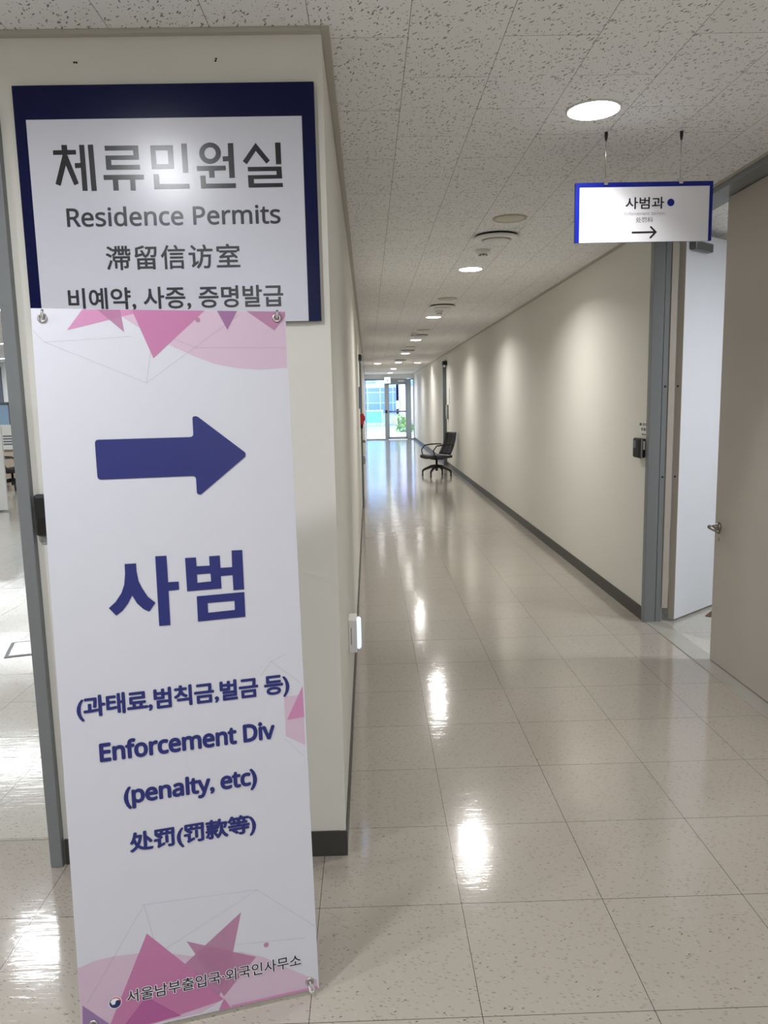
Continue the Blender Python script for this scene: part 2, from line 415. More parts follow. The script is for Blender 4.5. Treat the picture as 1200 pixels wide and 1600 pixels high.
# ---- left office
LX0, LX1, LY1 = -11.0, -.28, 18.6
struct(B((LX0, 2.66, -.12), (-4.2, LY1, 0)).build('floor_left', 'floor_lit'), 'glossy tile floor at far side of left office, office light in its colour', 'floor')
struct(B((-4.2, 2.66, 0), (LX1, LY1, .0015)).build('floor_left_near', 'floor_lit'), 'glossy tile floor inside the left office, office light in its colour', 'floor')
struct(B((LX0, 2.66, CH), (-4.2, LY1, CH + .12)).build('ceiling_left', 'ceiling'), 'white ceiling of the left office', 'ceiling')
struct(B((LX0, LY1, 0), (LX1, LY1 + .12, CH)).build('wall_left_office_end', 'white_wall'), 'white far wall of left office', 'wall')
struct(B((LX0 - .12, 2.5, 0), (LX0, LY1, CH)).build('wall_left_office_side', 'white_wall'), 'white side wall of left office', 'wall')
struct(B((LX0, 2.5, 0), (-4.32, 2.66, CH)).build('wall_left_office_front', 'white_wall'), 'white near wall of left office', 'wall')

# ---- right office
struct(B((2.04, 2.4, -.12), (6.2, 9.0, 0)).build('floor_right', 'floor_lit'), 'glossy floor of the right office, room light in its colour', 'floor')
struct(B((2.12, 2.4, CH), (6.2, 9.0, CH + .12)).build('ceiling_right', 'ceiling'), 'white ceiling of the right office', 'ceiling')
struct(B((2.06, 9.0, 0), (6.2, 9.12, CH)).build('wall_right_office_end', 'white_wall'), 'white far wall of right office', 'wall')
struct(B((6.2, 2.4, 0), (6.32, 9.0, CH)).build('wall_right_office_side', 'white_wall'), 'white side wall of right office', 'wall')
struct(B((2.06, 2.28, 0), (6.2, 2.4, CH)).build('wall_right_office_near', 'white_wall'), 'white near wall of right office', 'wall')

# ---- right double door: steel frame, saddle, closed leaf and open leaf
JY = 5.18                                    # reveal of the far jamb
fr = MB().box((1.913, JY, 0), (1.992, JY + .058, 2.692), .003)
fr.box((1.996, JY + .004, 0), (2.036, JY + .056, 2.69), .002)
fr.box((1.905, 3.34, 0), (2.075, 3.42, 2.692), .003)
fr.box((1.905, 3.42, 2.664), (2.075, JY, 2.692), .002)
struct(fr.build('trim_7', 'frame_grey'), 'grey steel frame of the right double door', 'trim')
struct(B((2.036, JY - .002, .1), (2.078, JY + .05, 2.66), .002).build('trim_9', 'leaf_edge'), 'beige inner strip of the right door frame', 'trim')
sd = MB().box((1.925, 3.42, 0), (2.06, JY, .004), .0015); sd.box((1.928, 3.42, .0), (1.933, JY, .006))
struct(sd.build('trim_8', 'saddle'), 'worn metal saddle under the right double door', 'trim')
d1 = struct(B((2.022, 3.43, .008), (2.066, 4.375, 2.66), .002).build('door_1', 'leaf'), 'closed warm grey door leaf with lever handle', 'door')
hz, hy = .822, 4.325
hd = MB()
hd.lathe([(.001, .0), (.028, .0), (.029, -.006), (.02, -.014), (.013, -.02), (.012, -.045), (.001, -.045)], 28, 'x', (2.022, hy, hz))
hd.tube([(1.98, hy, hz), (1.972, hy + .01, hz), (1.968, hy - .03, hz - .002), (1.967, hy - .075, hz - .006), (1.970, hy - .115, hz - .012)], [.011, .013, .012, .010, .008], 12)
tag(hd.build('door_handle', 'satin', d1), 'satin steel lever handle')
kb = MB().lathe([(.001, 0), (.012, 0), (.012, -.006), (.001, -.006)], 20, 'x', (2.022, hy, hz - .07))
kb.build('keyhole', 'leaf_edge', d1)
# open far leaf: hinged at the far jamb and swung into the office
ang = math.atan2(.33, .4)
dl = thing('door_2', 'open door leaf swung into the right office, room light painted on its face', 'door', (2.108, 5.186, 0), ang); dl['kind'] = 'structure'
MB().box((0, -.022, .018), (.70, .022, 2.655), .002).build('leaf', 'leaf_lit', dl)
e = MB().box((-.0012, -.0222, .018), (.003, .0222, 2.655)); tag(e.build('leaf_edge', 'leaf_edge', dl), 'beige edge strip')
for z in (1.645, 1.03):
    MB().lathe([(.001, 0), (.0065, 0), (.0065, -.002), (.001, -.002)], 14, 'x', (-.0012, .004, z)).build('bolt_hole', 'dark_hole', dl)
cl = MB().box((.04, -.07, 2.535), (.28, -.022, 2.592), .008); clo = cl.build('door_closer', 'closer', dl)
MB().tube([(.15, -.045, 2.59), (.15, -.045, 2.625), (.13, -.06, 2.632), (.03, -.09, 2.64)], .008, 8).build('closer_arm', 'black_soft', clo)
for z in (1.645, 1.03):
    tag(MB().lathe([(.001, 0), (.007, 0), (.007, -.002), (.001, -.002)], 14, 'y', (2.016, JY + .004, z)).build('bolt_head', 'dark_hole'), 'small bolt in the grey door frame at %s' % ('eye height' if z > 1 else 'handle height'), 'bolt', 'bolts in the right door frame')
wd = thing('door_wedge', 'small brown wooden wedge under the open door leaf', 'door stop', (2.43, 5.33, 0), ang)
MB().prism([(-.05, 0), (.06, 0), (.06, .026), (-.05, .004)], lambda u, v, d: (u, d, v), -.05, -.012).build('wedge_block', 'wood', wd)

# ---- far doors in the corridor walls
def side_door(n, y0, y1, side, top, lab, mat):
    x = XR if side > 0 else XL
    def bx(m, xa, xb, *yz):
        a, b = sorted((x - side * xa, x - side * xb)); m.box((a, yz[0], yz[2]), (b, yz[1], yz[3]), .002)
    m = MB(); bx(m, -.02, .085 if side > 0 else .028, y0, y0 + .07, 0, top); bx(m, -.02, .018, y1 - .07, y1, 0, top); bx(m, -.02, .02, y0, y1, top, top + .05)
    root = struct(m.build(n, mat), lab, 'door')
    m = MB(); bx(m, -.02, .012, y0 + .07, y1 - .07, .005, top); m.build('door_panel', 'frame_dark', root)
    m = MB(); bx(m, .012, .06, y0 + .12, y0 + .14, .98, 1.02); bx(m, .05, .065, y0 + .12, y0 + .24, .99, 1.01); m.build('door_handle', 'satin', root)
    return root
side_door('door_3', 18.72, 19.5, 1, 2.5, 'dark grey door frame standing proud of right wall behind the chair', 'frame_dark')
side_door('door_4', 11.35, 12.5, -1, 2.15, 'dark door frame far down the left wall', 'frame_dark')

# ---- glazed end of the corridor
GX = [XL + .01, .70, .84, 1.62, 1.80, XR]
f = MB()
for a, b in ((GX[0], GX[0] + .035), (GX[1], GX[2]), (GX[3], GX[4]), (XR - .03, XR)): f.box((a, YE - .05, 0), (b, YE + .05, 2.5), .004)
f.box((GX[0], YE - .045, 2.46), (GX[1], YE + .045, 2.52), .004); f.box((GX[4], YE - .045, 2.46), (XR, YE + .045, 2.52), .004)
f.box((GX[2], YE - .045, 2.36), (GX[3], YE + .045, 2.52), .004); f.box((GX[0], YE - .045, 0), (GX[1], YE + .045, .05), .004); f.box((GX[4], YE - .045, 0), (XR, YE + .045, .05), .004)
wf = struct(f.build('window_1', 'frame_hazed'), 'grey metal glazed screen at the corridor end', 'window')
for a, b in ((GX[0] + .035, GX[1]), (GX[4], XR - .03)): MB().box((a, YE - .006, .05), (b, YE + .006, 2.46)).build('pane', 'glass', wf)
struct(B((XL, YE - .06, 2.52), (XR, YE + .1, CH)).build('wall_end', 'white_wall'), 'white strip of wall over the glazed end', 'wall')
g = MB().box((GX[2], YE - .03, .02), (GX[2] + .05, YE + .03, 2.36), .003); g.box((GX[3] - .05, YE - .03, .02), (GX[3], YE + .03, 2.36), .003)
g.box((GX[2], YE - .03, .02), (GX[3], YE + .03, .12), .003); g.box((GX[2], YE - .03, 2.28), (GX[3], YE + .03, 2.36), .003)
ed = struct(g.build('door_5', 'frame_hazed'), 'glass exit door at the corridor end', 'door')
MB().box((GX[2] + .05, YE - .006, .12), (GX[3] - .05, YE + .006, 2.28)).build('pane', 'glass', ed)
MB().tube([(GX[2] + .03, YE - .09, 1.17), (GX[3] - .03, YE - .09, 1.17)], .025, 10).build('push_bar', 'frame_dark', ed)
MB().box((GX[3] - .36, YE - .075, 2.385), (GX[3] - .1, YE - .045, 2.445), .005).build('door_closer', 'white_plastic', ed)
tag(B((1.16, YE - .03, 1.26), (1.4, YE - .012, 1.62)).build('notice_sheet', 'thin_paper'), 'white notice taped on the exit door glass above the push bar', 'notice')
tag(B((.98, YE - .03, .62), (1.22, YE - .012, .98)).build('notice_sheet', 'thin_paper'), 'white notice taped on the exit door glass below the push bar', 'notice')
tag(B((.72, YE - .075, 1.11), (.81, YE - .05, 1.24), .008).build('door_lock', 'black'), 'black electric lock on the post between the end window and exit door', 'lock')
ex = thing('exit_sign', 'white lit exit sign above the glass door at corridor end', 'sign', (.83, YE - .14, 2.32))
MB().box((-.13, -.03, 0), (.13, .03, .26), .006).build('housing', 'white_plastic', ex)
MB().box((-.12, -.034, .01), (.12, -.03, .25)).build('lit_face', 'exit', ex)
MB().poly([(-.03, .09), (.01, .09), (.05, .13), (.02, .17), (-.02, .15)], lambda u, v: (u, -.036, v)).build('running_figure', 'grey_plastic', ex)
MB().tube([(0, 0, .26), (0, 0, CH - 2.32)], .008, 8).build('stem', 'white_plastic', ex)

# ---- outside
struct(B((-40, YE + .1, -.2), (40, 36.5, -.03)).build('ground_near', 'paving'), 'pink paved strip outside the glass door', 'ground')
struct(B((-40, 36.5, -.2), (40, 120, -.06)).build('ground_far', 'asphalt'), 'pale ground outside beyond the paving', 'ground')
tag(B((-12, 36.5, -.06), (12, 36.75, .1), .02).build('kerb_stone', 'facade'), 'white kerb beyond the pink paving outside', 'kerb')
bl = thing('office_building', 'pale building with blue window band across the yard', 'building', (-8, 55, -.06))
MB().box((-14, 0, 0), (10.05, 8, 9)).build('facade', 'facade', bl)
MB().box((-13, -.08, .85), (10.0, 0, 2.62)).build('window_band', 'bandglass', bl)
MB().box((-13, -.06, 3.0), (8.6, 0, 4.6)).build('window_band', 'bandglass', bl)
bl2 = thing('annex_building', 'lilac building at the right behind the hedge', 'building', (2.2, 52, -.06))
MB().box((0, 0, 0), (9, 8, 8)).build('facade', 'facade_lilac', bl2)
MB().box((.4, -.08, 2.7), (8, 0, 3.6)).build('window_band', 'bandglass', bl2)
rl = thing('yard_fence', 'teal panel fence across the yard outside', 'fence', (-6, 45, -.06))
MB().box((-6, 0, .42), (6.9, .04, 1.08)).build('fence_panel', 'teal', rl)
MB().box((-6, -.02, 1.1), (6.9, .05, 1.16)).build('top_rail', 'facade', rl)
for k in range(7): MB().box((-5.8 + k * 2.1, -.03, 0), (-5.74 + k * 2.1, .06, 1.1)).build('fence_post', 'facade', rl)
hb = MB()
for k in range(1500):
    x, y, z = random.uniform(-1.1, 1.9), random.uniform(-.5, .5), random.uniform(.02, 1.02)
    if z > .75 + .25 * math.sin(x * 5): continue
    c = Vector((x, y, z)); n = Vector((random.gauss(0, 1), random.gauss(0, 1), random.gauss(0, 1))).normalized(); t = n.orthogonal().normalized(); b_ = n.cross(t); s = random.uniform(.06, .13)
    hb.bm.faces.new([hb.v(c + t * s), hb.v(c + b_ * s * .5 + n * .01), hb.v(c - t * s), hb.v(c - b_ * s * .5 + n * .01)])
hg = thing('hedge', 'leafy green hedge outside the exit door', 'hedge', (2.55, 39.6, -.06))
hb.build('foliage', 'leaves', hg, fix=False)
st = MB()
for k in range(9): st.tube([(-.95 + k * .33, .1 * math.sin(k * 3), 0), (-.93 + k * .33, .05, .7)], .018, 6)
st.build('stems', 'wood', hg)

# ------------------------------------------------------------------ wall sign
UV = {
'SIGN_MAIN':[[(-0.915,2.3793),(-0.8979,2.379),(-0.8978,2.3643),(-0.9146,2.3645)],[(-0.9414,2.3643),(-0.8719,2.3645),(-0.872,2.351),(-0.9416,2.3508)],[(-0.9131,2.351),(-0.8989,2.3507),(-0.8705,2.2672),(-0.8846,2.2618),(-0.9059,2.32),(-0.9263,2.2606),(-0.9415,2.2665)],[(-0.8611,2.3785),(-0.8456,2.3786),(-0.8449,2.245),(-0.8605,2.2452)],[(-0.8785,2.3263),(-0.86,2.3267),(-0.8598,2.3124),(-0.8781,2.3115)],[(-0.8349,2.3787),(-0.8187,2.3788),(-0.8172,2.2445),(-0.8332,2.2445)],[(-0.7844,2.3749),(-0.6824,2.3743),(-0.6823,2.3333),(-0.7673,2.3339),(-0.7671,2.3191),(-0.6807,2.3184),(-0.6809,2.3047),(-0.7837,2.3051),(-0.7839,2.3465),(-0.6982,2.3465),(-0.6986,2.3607),(-0.7842,2.3607)],[(-0.7939,2.2903),(-0.6708,2.2896),(-0.6711,2.2753),(-0.6979,2.2757),(-0.6981,2.2436),(-0.7137,2.2438),(-0.7135,2.2757),(-0.75,2.2759),(-0.75,2.2444),(-0.766,2.2443),(-0.7663,2.2759),(-0.7936,2.276)],[(-0.5514,2.3776),(-0.5345,2.3777),(-0.5342,2.2931),(-0.5506,2.2928)],[(-0.6414,2.2904),(-0.6251,2.2905),(-0.6244,2.2615),(-0.5329,2.2607),(-0.5323,2.2469),(-0.641,2.2464)],[(-0.4314,2.3484),(-0.432,2.3435),(-0.4335,2.3388),(-0.4357,2.3344),(-0.4387,2.3303),(-0.4423,2.3266),(-0.4464,2.3235),(-0.451,2.321),(-0.4559,2.3192),(-0.461,2.3182),(-0.4663,2.3179),(-0.4714,2.3183),(-0.4765,2.3196),(-0.4812,2.3215),(-0.4855,2.3241),(-0.4893,2.3273),(-0.4925,2.3311),(-0.4949,2.3353),(-0.4967,2.3398),(-0.4976,2.3445),(-0.4978,2.3493),(-0.4971,2.3542),(-0.4956,2.3589),(-0.4934,2.3633),(-0.4904,2.3674),(-0.4868,2.371),(-0.4827,2.3741),(-0.4781,2.3766),(-0.4732,2.3783),(-0.4681,2.3794),(-0.4629,2.3797),(-0.4578,2.3792),(-0.4528,2.378),(-0.4481,2.3761),(-0.4437,2.3735),(-0.44,2.3703),(-0.4368,2.3666),(-0.4343,2.3624),(-0.4325,2.3579),(-0.4315,2.3532),(-0.4314,2.3484),(-0.447,2.3486),(-0.4471,2.3512),(-0.4476,2.3539),(-0.4485,2.3563),(-0.4498,2.3586),(-0.4515,2.3607),(-0.4535,2.3624),(-0.4558,2.3639),(-0.4583,2.3649),(-0.4609,2.3656),(-0.4637,2.3658),(-0.4664,2.3657),(-0.4691,2.3651),(-0.4717,2.3641),(-0.4742,2.3627),(-0.4764,2.361),(-0.4783,2.359),(-0.4798,2.3568),(-0.481,2.3544),(-0.4818,2.3518),(-0.4822,2.3491),(-0.4821,2.3465),(-0.4816,2.3438),(-0.4807,2.3414),(-0.4794,2.3391),(-0.4777,2.337),(-0.4757,2.3352),(-0.4734,2.3338),(-0.4709,2.3327),(-0.4682,2.3321),(-0.4655,2.3318),(-0.4627,2.332),(-0.46,2.3326),(-0.4574,2.3336),(-0.455,2.3349),(-0.4528,2.3366),(-0.4509,2.3386),(-0.4493,2.3409),(-0.4481,2.3433),(-0.4474,2.3459),(-0.447,2.3486)],[(-0.5077,2.312),(-0.4192,2.3119),(-0.4189,2.2982),(-0.4543,2.2978),(-0.454,2.2775),(-0.4704,2.2772),(-0.4713,2.2978),(-0.5072,2.2977)],[(-0.4094,2.3768),(-0.3928,2.3771),(-0.3926,2.276),(-0.409,2.2756),(-0.4094,2.3248),(-0.4267,2.3244),(-0.4273,2.3387),(-0.4097,2.3394)],[(-0.4982,2.2838),(-0.4825,2.2842),(-0.4818,2.2602),(-0.3907,2.26),(-0.3904,2.2462),(-0.4977,2.2463)],[(-0.3244,2.3767),(-0.2829,2.3247),(-0.2938,2.3156),(-0.3248,2.3533),(-0.354,2.3146),(-0.366,2.3241)],[(-0.265,2.3765),(-0.2481,2.3765),(-0.248,2.3136),(-0.2644,2.3132)],[(-0.3518,2.3071),(-0.2483,2.3068),(-0.2471,2.2718),(-0.3344,2.2713),(-0.3343,2.2588),(-0.2463,2.2586),(-0.2458,2.2467),(-0.3513,2.2465),(-0.3523,2.2828),(-0.2637,2.2827),(-0.2639,2.2939),(-0.3511,2.294)]],
'SIGN_MIN':[[(-0.6458,2.3738),(-0.577,2.3737),(-0.5772,2.3056),(-0.6451,2.3051)],[(-0.6305,2.3591),(-0.5935,2.3591),(-0.5927,2.3189),(-0.6298,2.3188)]],
'SIGN_EN':[-0.9156,-0.2568,2.1385,2.1976],
'SIGN_ZH':[-0.804,-0.3879,2.0075,2.0816],
'SIGN_KO2':[-0.9307,-0.2577,1.885,1.9558],
'HANG_KO':[1.1354,1.304,2.3863,2.4355],
'HANG_EN':[1.1328,1.3082,2.3607,2.3742],
'HANG_ZH':[1.182,1.257,2.3298,2.3525],
'HANG_dot':[(1.3328,2.4112),(1.3485,2.411)],
'HANG_arrow':[(1.1685,2.289),(1.2706,2.2894),(1.2486,2.3106),(1.2477,2.2667)],
'B_arrow':[(0.1221,1.4962),(0.3539,1.4958),(0.3543,1.5466),(0.3655,1.5474),(0.4807,1.4516),(0.4802,1.4424),(0.3632,1.3505),(0.3546,1.3534),(0.3543,1.3986),(0.1227,1.3997)],
'B_word':[[(0.1722,1.1901),(0.1989,1.1898),(0.1988,1.1708),(0.2024,1.1454),(0.2098,1.1268),(0.2221,1.104),(0.239,1.088),(0.2233,1.067),(0.21,1.0744),(0.1956,1.0902),(0.185,1.1109),(0.1744,1.0921),(0.1609,1.0754),(0.1451,1.0643),(0.1289,1.0844),(0.1455,1.0983),(0.1601,1.1185),(0.1681,1.1393),(0.1718,1.1658)],[(0.2451,1.2039),(0.272,1.2034),(0.2723,1.1367),(0.2977,1.1364),(0.2975,1.1156),(0.272,1.1149),(0.2715,1.0281),(0.2445,1.0286)],[(0.3164,1.1943),(0.3431,1.1938),(0.3432,1.1715),(0.3755,1.1704),(0.3754,1.1943),(0.4018,1.1942),(0.4019,1.1629),(0.4311,1.1624),(0.4319,1.2049),(0.4588,1.2045),(0.4581,1.1026),(0.4311,1.1027),(0.4311,1.142),(0.4018,1.1414),(0.4015,1.1097),(0.3168,1.1096)],[(0.3393,1.0951),(0.4581,1.0959),(0.4579,1.0315),(0.3388,1.0304)]],
'B_hole':[[(0.3431,1.1506),(0.3765,1.1505),(0.3768,1.1302),(0.343,1.1293)],[(0.3652,1.0755),(0.4322,1.0754),(0.432,1.0519),(0.3652,1.0507)]],
'K':{'tl':[(0.1139,1.811),(0.0763,1.7578),(0.2658,1.8086)],'tl2':[(0.1472,1.8071),(0.2056,1.7536),(0.1995,1.8089)],'tm':[(0.2259,1.8092),(0.2696,1.6911),(0.3986,1.8092)],'tv':[(0.4288,1.8096),(0.452,1.7605),(0.4786,1.8102)],'tr':[(0.5014,1.8105),(0.5699,1.7594),(0.6005,1.7955),(0.6002,1.8117)],'tell':[(0.2036,1.7903),(0.2392,1.7659),(0.2756,1.7467),(0.3227,1.7161),(0.3656,1.6964),(0.4147,1.6763),(0.4708,1.6656),(0.5281,1.6611),(0.5975,1.6652),(0.6002,1.8117),(0.2205,1.807)],'tdot':[(0.3806,1.7848),(0.3867,1.7849)],'be':[(-0.0006,0.1908),(0.0389,0.2013),(0.0844,0.2034),(0.1506,0.1977),(0.2123,0.1835),(0.2906,0.1564),(0.3991,0.1457),(0.4536,0.1202),(0.5194,0.074),(0.5753,0.0361),(0.5951,0.0243),(0.5958,0.0012),(0.0927,0.0062),(-0.0035,0.0052)],'ba':[(0.168,0.2458),(0.2577,0.1437),(0.3342,0.045),(0.3486,0.027),(0.1756,0.0055),(0.057,0.0067)],'bb':[(0.4049,0.2534),(0.2191,0.1181),(0.0935,0.0185),(0.1756,0.0055),(0.3355,0.0389),(0.3594,0.0741)],'bc':[(0.2638,0.2042),(0.3195,0.095),(0.349,0.0357),(0.4369,0.1239)],'bd':[(0.3487,0.0299),(0.3345,0.0012),(0.3648,0.0014)],'bm':[(0.1566,0.0814),(0.0902,0.0068),(0.2394,0.0099)],'bv':[(0.0056,0.0934),(-0.0046,0.0038),(0.0316,0.0047),(0.0733,0.0224)],'bg':[(0.3667,0.0068),(0.596,0.0072),(0.5968,-0.0021),(0.3648,0.0009)],'bw':[(0.3487,0.0299),(0.2874,0.0039),(0.3335,0.0032)],'bdot':[(0.4653,0.1511),(0.472,0.1497)],'ra':[(0.5465,0.811),(0.5962,0.8106),(0.5957,0.674),(0.5457,0.7053)],'rb':[(0.5506,0.7476),(0.5962,0.8335),(0.5967,0.7501)]},
'LT':[[(0.025,1.7297),(0.2219,1.7437)],[(0.025,1.7297),(0.2499,1.6311)],[(0.2499,1.6311),(0.2655,1.7134)],[(0.2499,1.6311),(0.4837,1.7989)],[(0.3026,1.7468),(0.3722,1.7161)],[(0.3722,1.7161),(0.5983,1.716)],[(0.0018,1.7563),(0.025,1.7297)]],
'LB':[[(0.1658,0.3221),(0.4493,0.3054)],[(0.4493,0.3054),(0.5966,0.1752)],[(0.1658,0.3221),(0.0174,0.0978)],[(0.1658,0.3221),(0.1916,0.187)],[(0.4493,0.3054),(0.2077,0.1947)],[(0.3133,0.1773),(0.5692,0.1482)]],
'LR':[[(0.5169,0.9081),(0.4874,0.872)],[(0.5169,0.9081),(0.591,0.8427)],[(0.5169,0.9081),(0.5567,0.9235)],[(0.5409,0.7002),(0.5908,0.644)]],
'B_grom':[(0.0239,1.7856),(0.5767,1.791),(0.5759,0.0245),(0.0277,0.0393)],
'SIGN':[(-1.05,2.552),(-0.1427,2.5507),(-0.139,1.8423),(-1.0534,1.901),(-1.0146,2.4535),(-0.1813,2.4527),(-0.1796,1.8411)],'POSE':[-0.75138,1.71061,0.01688,0.25429,0.0823,-0.00146,1.80818]}
S_ = UV['SIGN']
sg = thing('wall_sign', 'navy and white Residence Permits sign on the wall above the banner', 'sign', (-.6, 2.5, 2.2))
PX = lambda d: (lambda u, v: (u + .6, d, v - 2.2))
MB().box((-1.052 + .6, -.02, 1.8425 - 2.2), (-.141 + .6, 0, 2.5515 - 2.2), .0015).build('backing_panel', 'sign_blue', sg)
wp = MB().box((-1.016 + .6, -.0225, 1.8422 - 2.2), (-.1805 + .6, -.0195, 2.453 - 2.2), .0008); tag(wp.build('white_face', 'sign_white', sg), 'white lettered face')
lt = MB()
for k, loop in enumerate(UV['SIGN_MAIN']):
    lt.poly([loop[:41], loop[41:][::-1]] if len(loop) > 60 else loop, PX(-.0232))
lt.poly(UV['SIGN_MIN'], PX(-.0232))
tag(lt.build('lettering', 'ink_black', sg, fix=False), 'large black Korean heading')
tag(text(sans('Residence Permits', False), UV['SIGN_EN'], PX(-.0232), 'ink_grey', 'lettering', sg, .018), 'Residence Permits line')
tag(text('滯留信访室', UV['SIGN_ZH'], PX(-.0232), 'ink_grey', 'lettering', sg, .014, spacing=1.12), 'Chinese line')
tag(text('비예약, 사증, 증명발급', UV['SIGN_KO2'], PX(-.0232), 'ink_grey', 'lettering', sg, .018), 'last Korean line cut by the banner')
for x, z in ((-.865, 2.622), (-.858, 2.6215), (-.438, 2.621), (-.436, 2.627)):
    tag(MB().lathe([(.0005, 0), (.0028, 0), (.0028, -.0015), (.0005, -.0015)], 10, 'y', (x, 2.5, z)).build('nail_hole', 'dark_hole'), 'tiny dark nail hole in the cream wall above the wall sign', 'nail hole', 'nail holes above the wall sign')

# ------------------------------------------------------------------ hanging sign
hs = thing('hanging_sign', 'small blue and white Enforcement Section sign hung from ceiling', 'sign', (1.2175, 3.44, 2.2495))
HP = lambda d: (lambda u, v: (u - 1.2175, d, v - 2.2495))
MB().box((-.3, -.008, 0), (.3, .008, .2495), .0015).build('board', 'hang_blue', hs)
MB().box((-.2815, -.0105, -.0004), (.2835, -.0078, .2285), .0006).build('white_face', 'hang_white', hs)
tag(text('사범과', UV['HANG_KO'], HP(-.0112), 'ink_black', 'lettering', hs, .012), 'black Korean name')
tag(text(sans('Enforcement Section', False), UV['HANG_EN'], HP(-.0112), 'ink_pale', 'lettering', hs, 0), 'pale grey English line')
tag(text('处罚科', UV['HANG_ZH'], HP(-.0112), 'ink_dim', 'lettering', hs, 0), 'grey Chinese line')
dc, de = UV['HANG_dot']
MB().poly(disk(dc[0], dc[1], de[0] - dc[0]), HP(-.0112)).build('blue_dot', 'hang_blue', hs, fix=False)
a0, a1, a2, a3 = UV['HANG_arrow']
am = MB()
for (p, q), d in (((a0, (a1[0] - .002, a1[1])), -.0112), ((a2, a1), -.01125), ((a3, a1), -.0113)):
    am.poly(stroke(p, q, .0076), HP(d))
for p in (a0, a1, a2, a3): am.poly(disk(p[0], p[1], .0038, 14), HP(-.01135))
am.build('arrow', 'ink_black', hs, fix=False)
for x in (1.049 - 1.2175, 1.3745 - 1.2175):
    wr = MB().tube([(x, 0, .262), (x, 0, CH - 2.2495)], .0022, 8).build('hanging_wire', 'steel', hs)
    MB().lathe([(.0035, CH - 2.2495 - .035), (.007, CH - 2.2495 - .02), (.007, CH - 2.2495)], 14, 'z', (x, 0, 0)).build('ceiling_mount', 'black_soft', wr)
    MB().box((x - .009, -.014, .238), (x + .009, .014, .264), .002).build('clamp', 'chrome', wr)

# ------------------------------------------------------------------ banner stand
bu = UV['POSE']
by, bl_, brl = bu[3], bu[4], bu[5]
r_ = Vector((math.cos(by), math.sin(by), 0)); k_ = Vector((-math.sin(by), math.cos(by), 0))
u_ = Vector((0, 0, math.cos(bl_))) + k_ * math.sin(bl_)
rx = r_ * math.cos(brl) + u_ * math.sin(brl); ux = u_ * math.cos(brl) - r_ * math.sin(brl); kx = ux.cross(rx)
mt = Matrix(((rx.x, kx.x, ux.x, bu[0]), (rx.y, kx.y, ux.y, bu[1]), (rx.z, kx.z, ux.z, bu[2]), (0, 0, 0, 1)))
bn = thing('banner_stand', 'tall white and pink Enforcement Div banner on a folding stand', 'banner', mtx=mt)
HB = bu[6]; WB = .6
sh = MB().box((0, 0, 0), (WB, .0008, HB)); sheet = sh.build('banner_sheet', 'banner', bn)
ink = lambda k: (lambda u, v: (min(max(u, .0006), WB - .0006), -.0002 - .00012 * k, min(max(v, .0006), HB - .0006)))
K = UV['K']
def shape(key, mat, k, name='printed_triangle'): MB().poly(K[key], ink(k)).build(name, mat, sheet, fix=False)
shape('tell', 'p_pale', 1, 'printed_oval'); shape('tl', 'p_pink', 2); shape('tl2', 'p_mid', 3); shape('tm', 'p_rose', 4); shape('tv', 'p_plum', 5); shape('tr', 'p_mid', 6)
shape('be', 'p_pale', 1, 'printed_oval'); shape('bw', 'p_white', 8); shape('bc', 'p_mid', 3); shape('bb', 'p_mid', 2); shape('ba', 'p_rose', 4); shape('bm', 'p_mag', 5); shape('bd', 'p_rose', 9); shape('bv', 'p_lilac', 6); shape('bg', 'p_pink', 7)
shape('ra', 'p_pale', 1); shape('rb', 'p_pink', 2)
for key in ('tdot', 'bdot'):
    c, e = K[key]; MB().poly(disk(c[0], c[1], e[0] - c[0], 18), ink(8)).build('printed_dot', 'p_mid', sheet, fix=False)
for a, b in UV['LT'] + UV['LB'] + UV['LR']: MB().poly(stroke(a, b, .0011), ink(3.5)).build('printed_line', 'p_line', sheet, fix=False)
MB().poly(round_poly(UV['B_arrow'], .009), ink(9)).build('printed_arrow', 'ink_navy', sheet, fix=False)
W_ = UV['B_word']; Hl = UV['B_hole']
wm = MB(); wm.poly(W_[0], ink(9)); wm.poly(W_[1], ink(9)); wm.poly([W_[2], Hl[0]], ink(9)); wm.poly([W_[3], Hl[1]], ink(9))
tag(wm.build('lettering', 'ink_navy', sheet, fix=False), 'largest navy Korean word')
text('(과태료,범칙금,벌금 등)', (.0392, .5615, .8105, .8728), ink(9), 'ink_navy', 'lettering', sheet, .033, 'navy Korean line in brackets', .95)
text(sans('Enforcement Div', False), (.0847, .518, .7024, .7535), ink(9), 'ink_navy', 'lettering', sheet, .042, 'Enforcement Div line', .97)
text(sans('(penalty, etc)', False), (.1343, .465, .5738, .6356), ink(9), 'ink_navy', 'lettering', sheet, .042, 'penalty line', .97)
text('处罚(罚款等)', (.1409, .4558, .4538, .5133), ink(9), 'ink_navy', 'lettering', sheet, .034, 'navy Chinese line', .95)
FT = (.1088, .5567, .0725, .1095); FTI = (.1103, .5552, .0740, .1080)
text('서울남부출입국·외국인사무소', FT, ink(9.4), 'halo', 'lettering_outline', sheet, .06)
text('서울남부출입국·외국인사무소', FTI, ink(11.5), 'ink_text', 'lettering', sheet, .012, 'black office name along the foot')
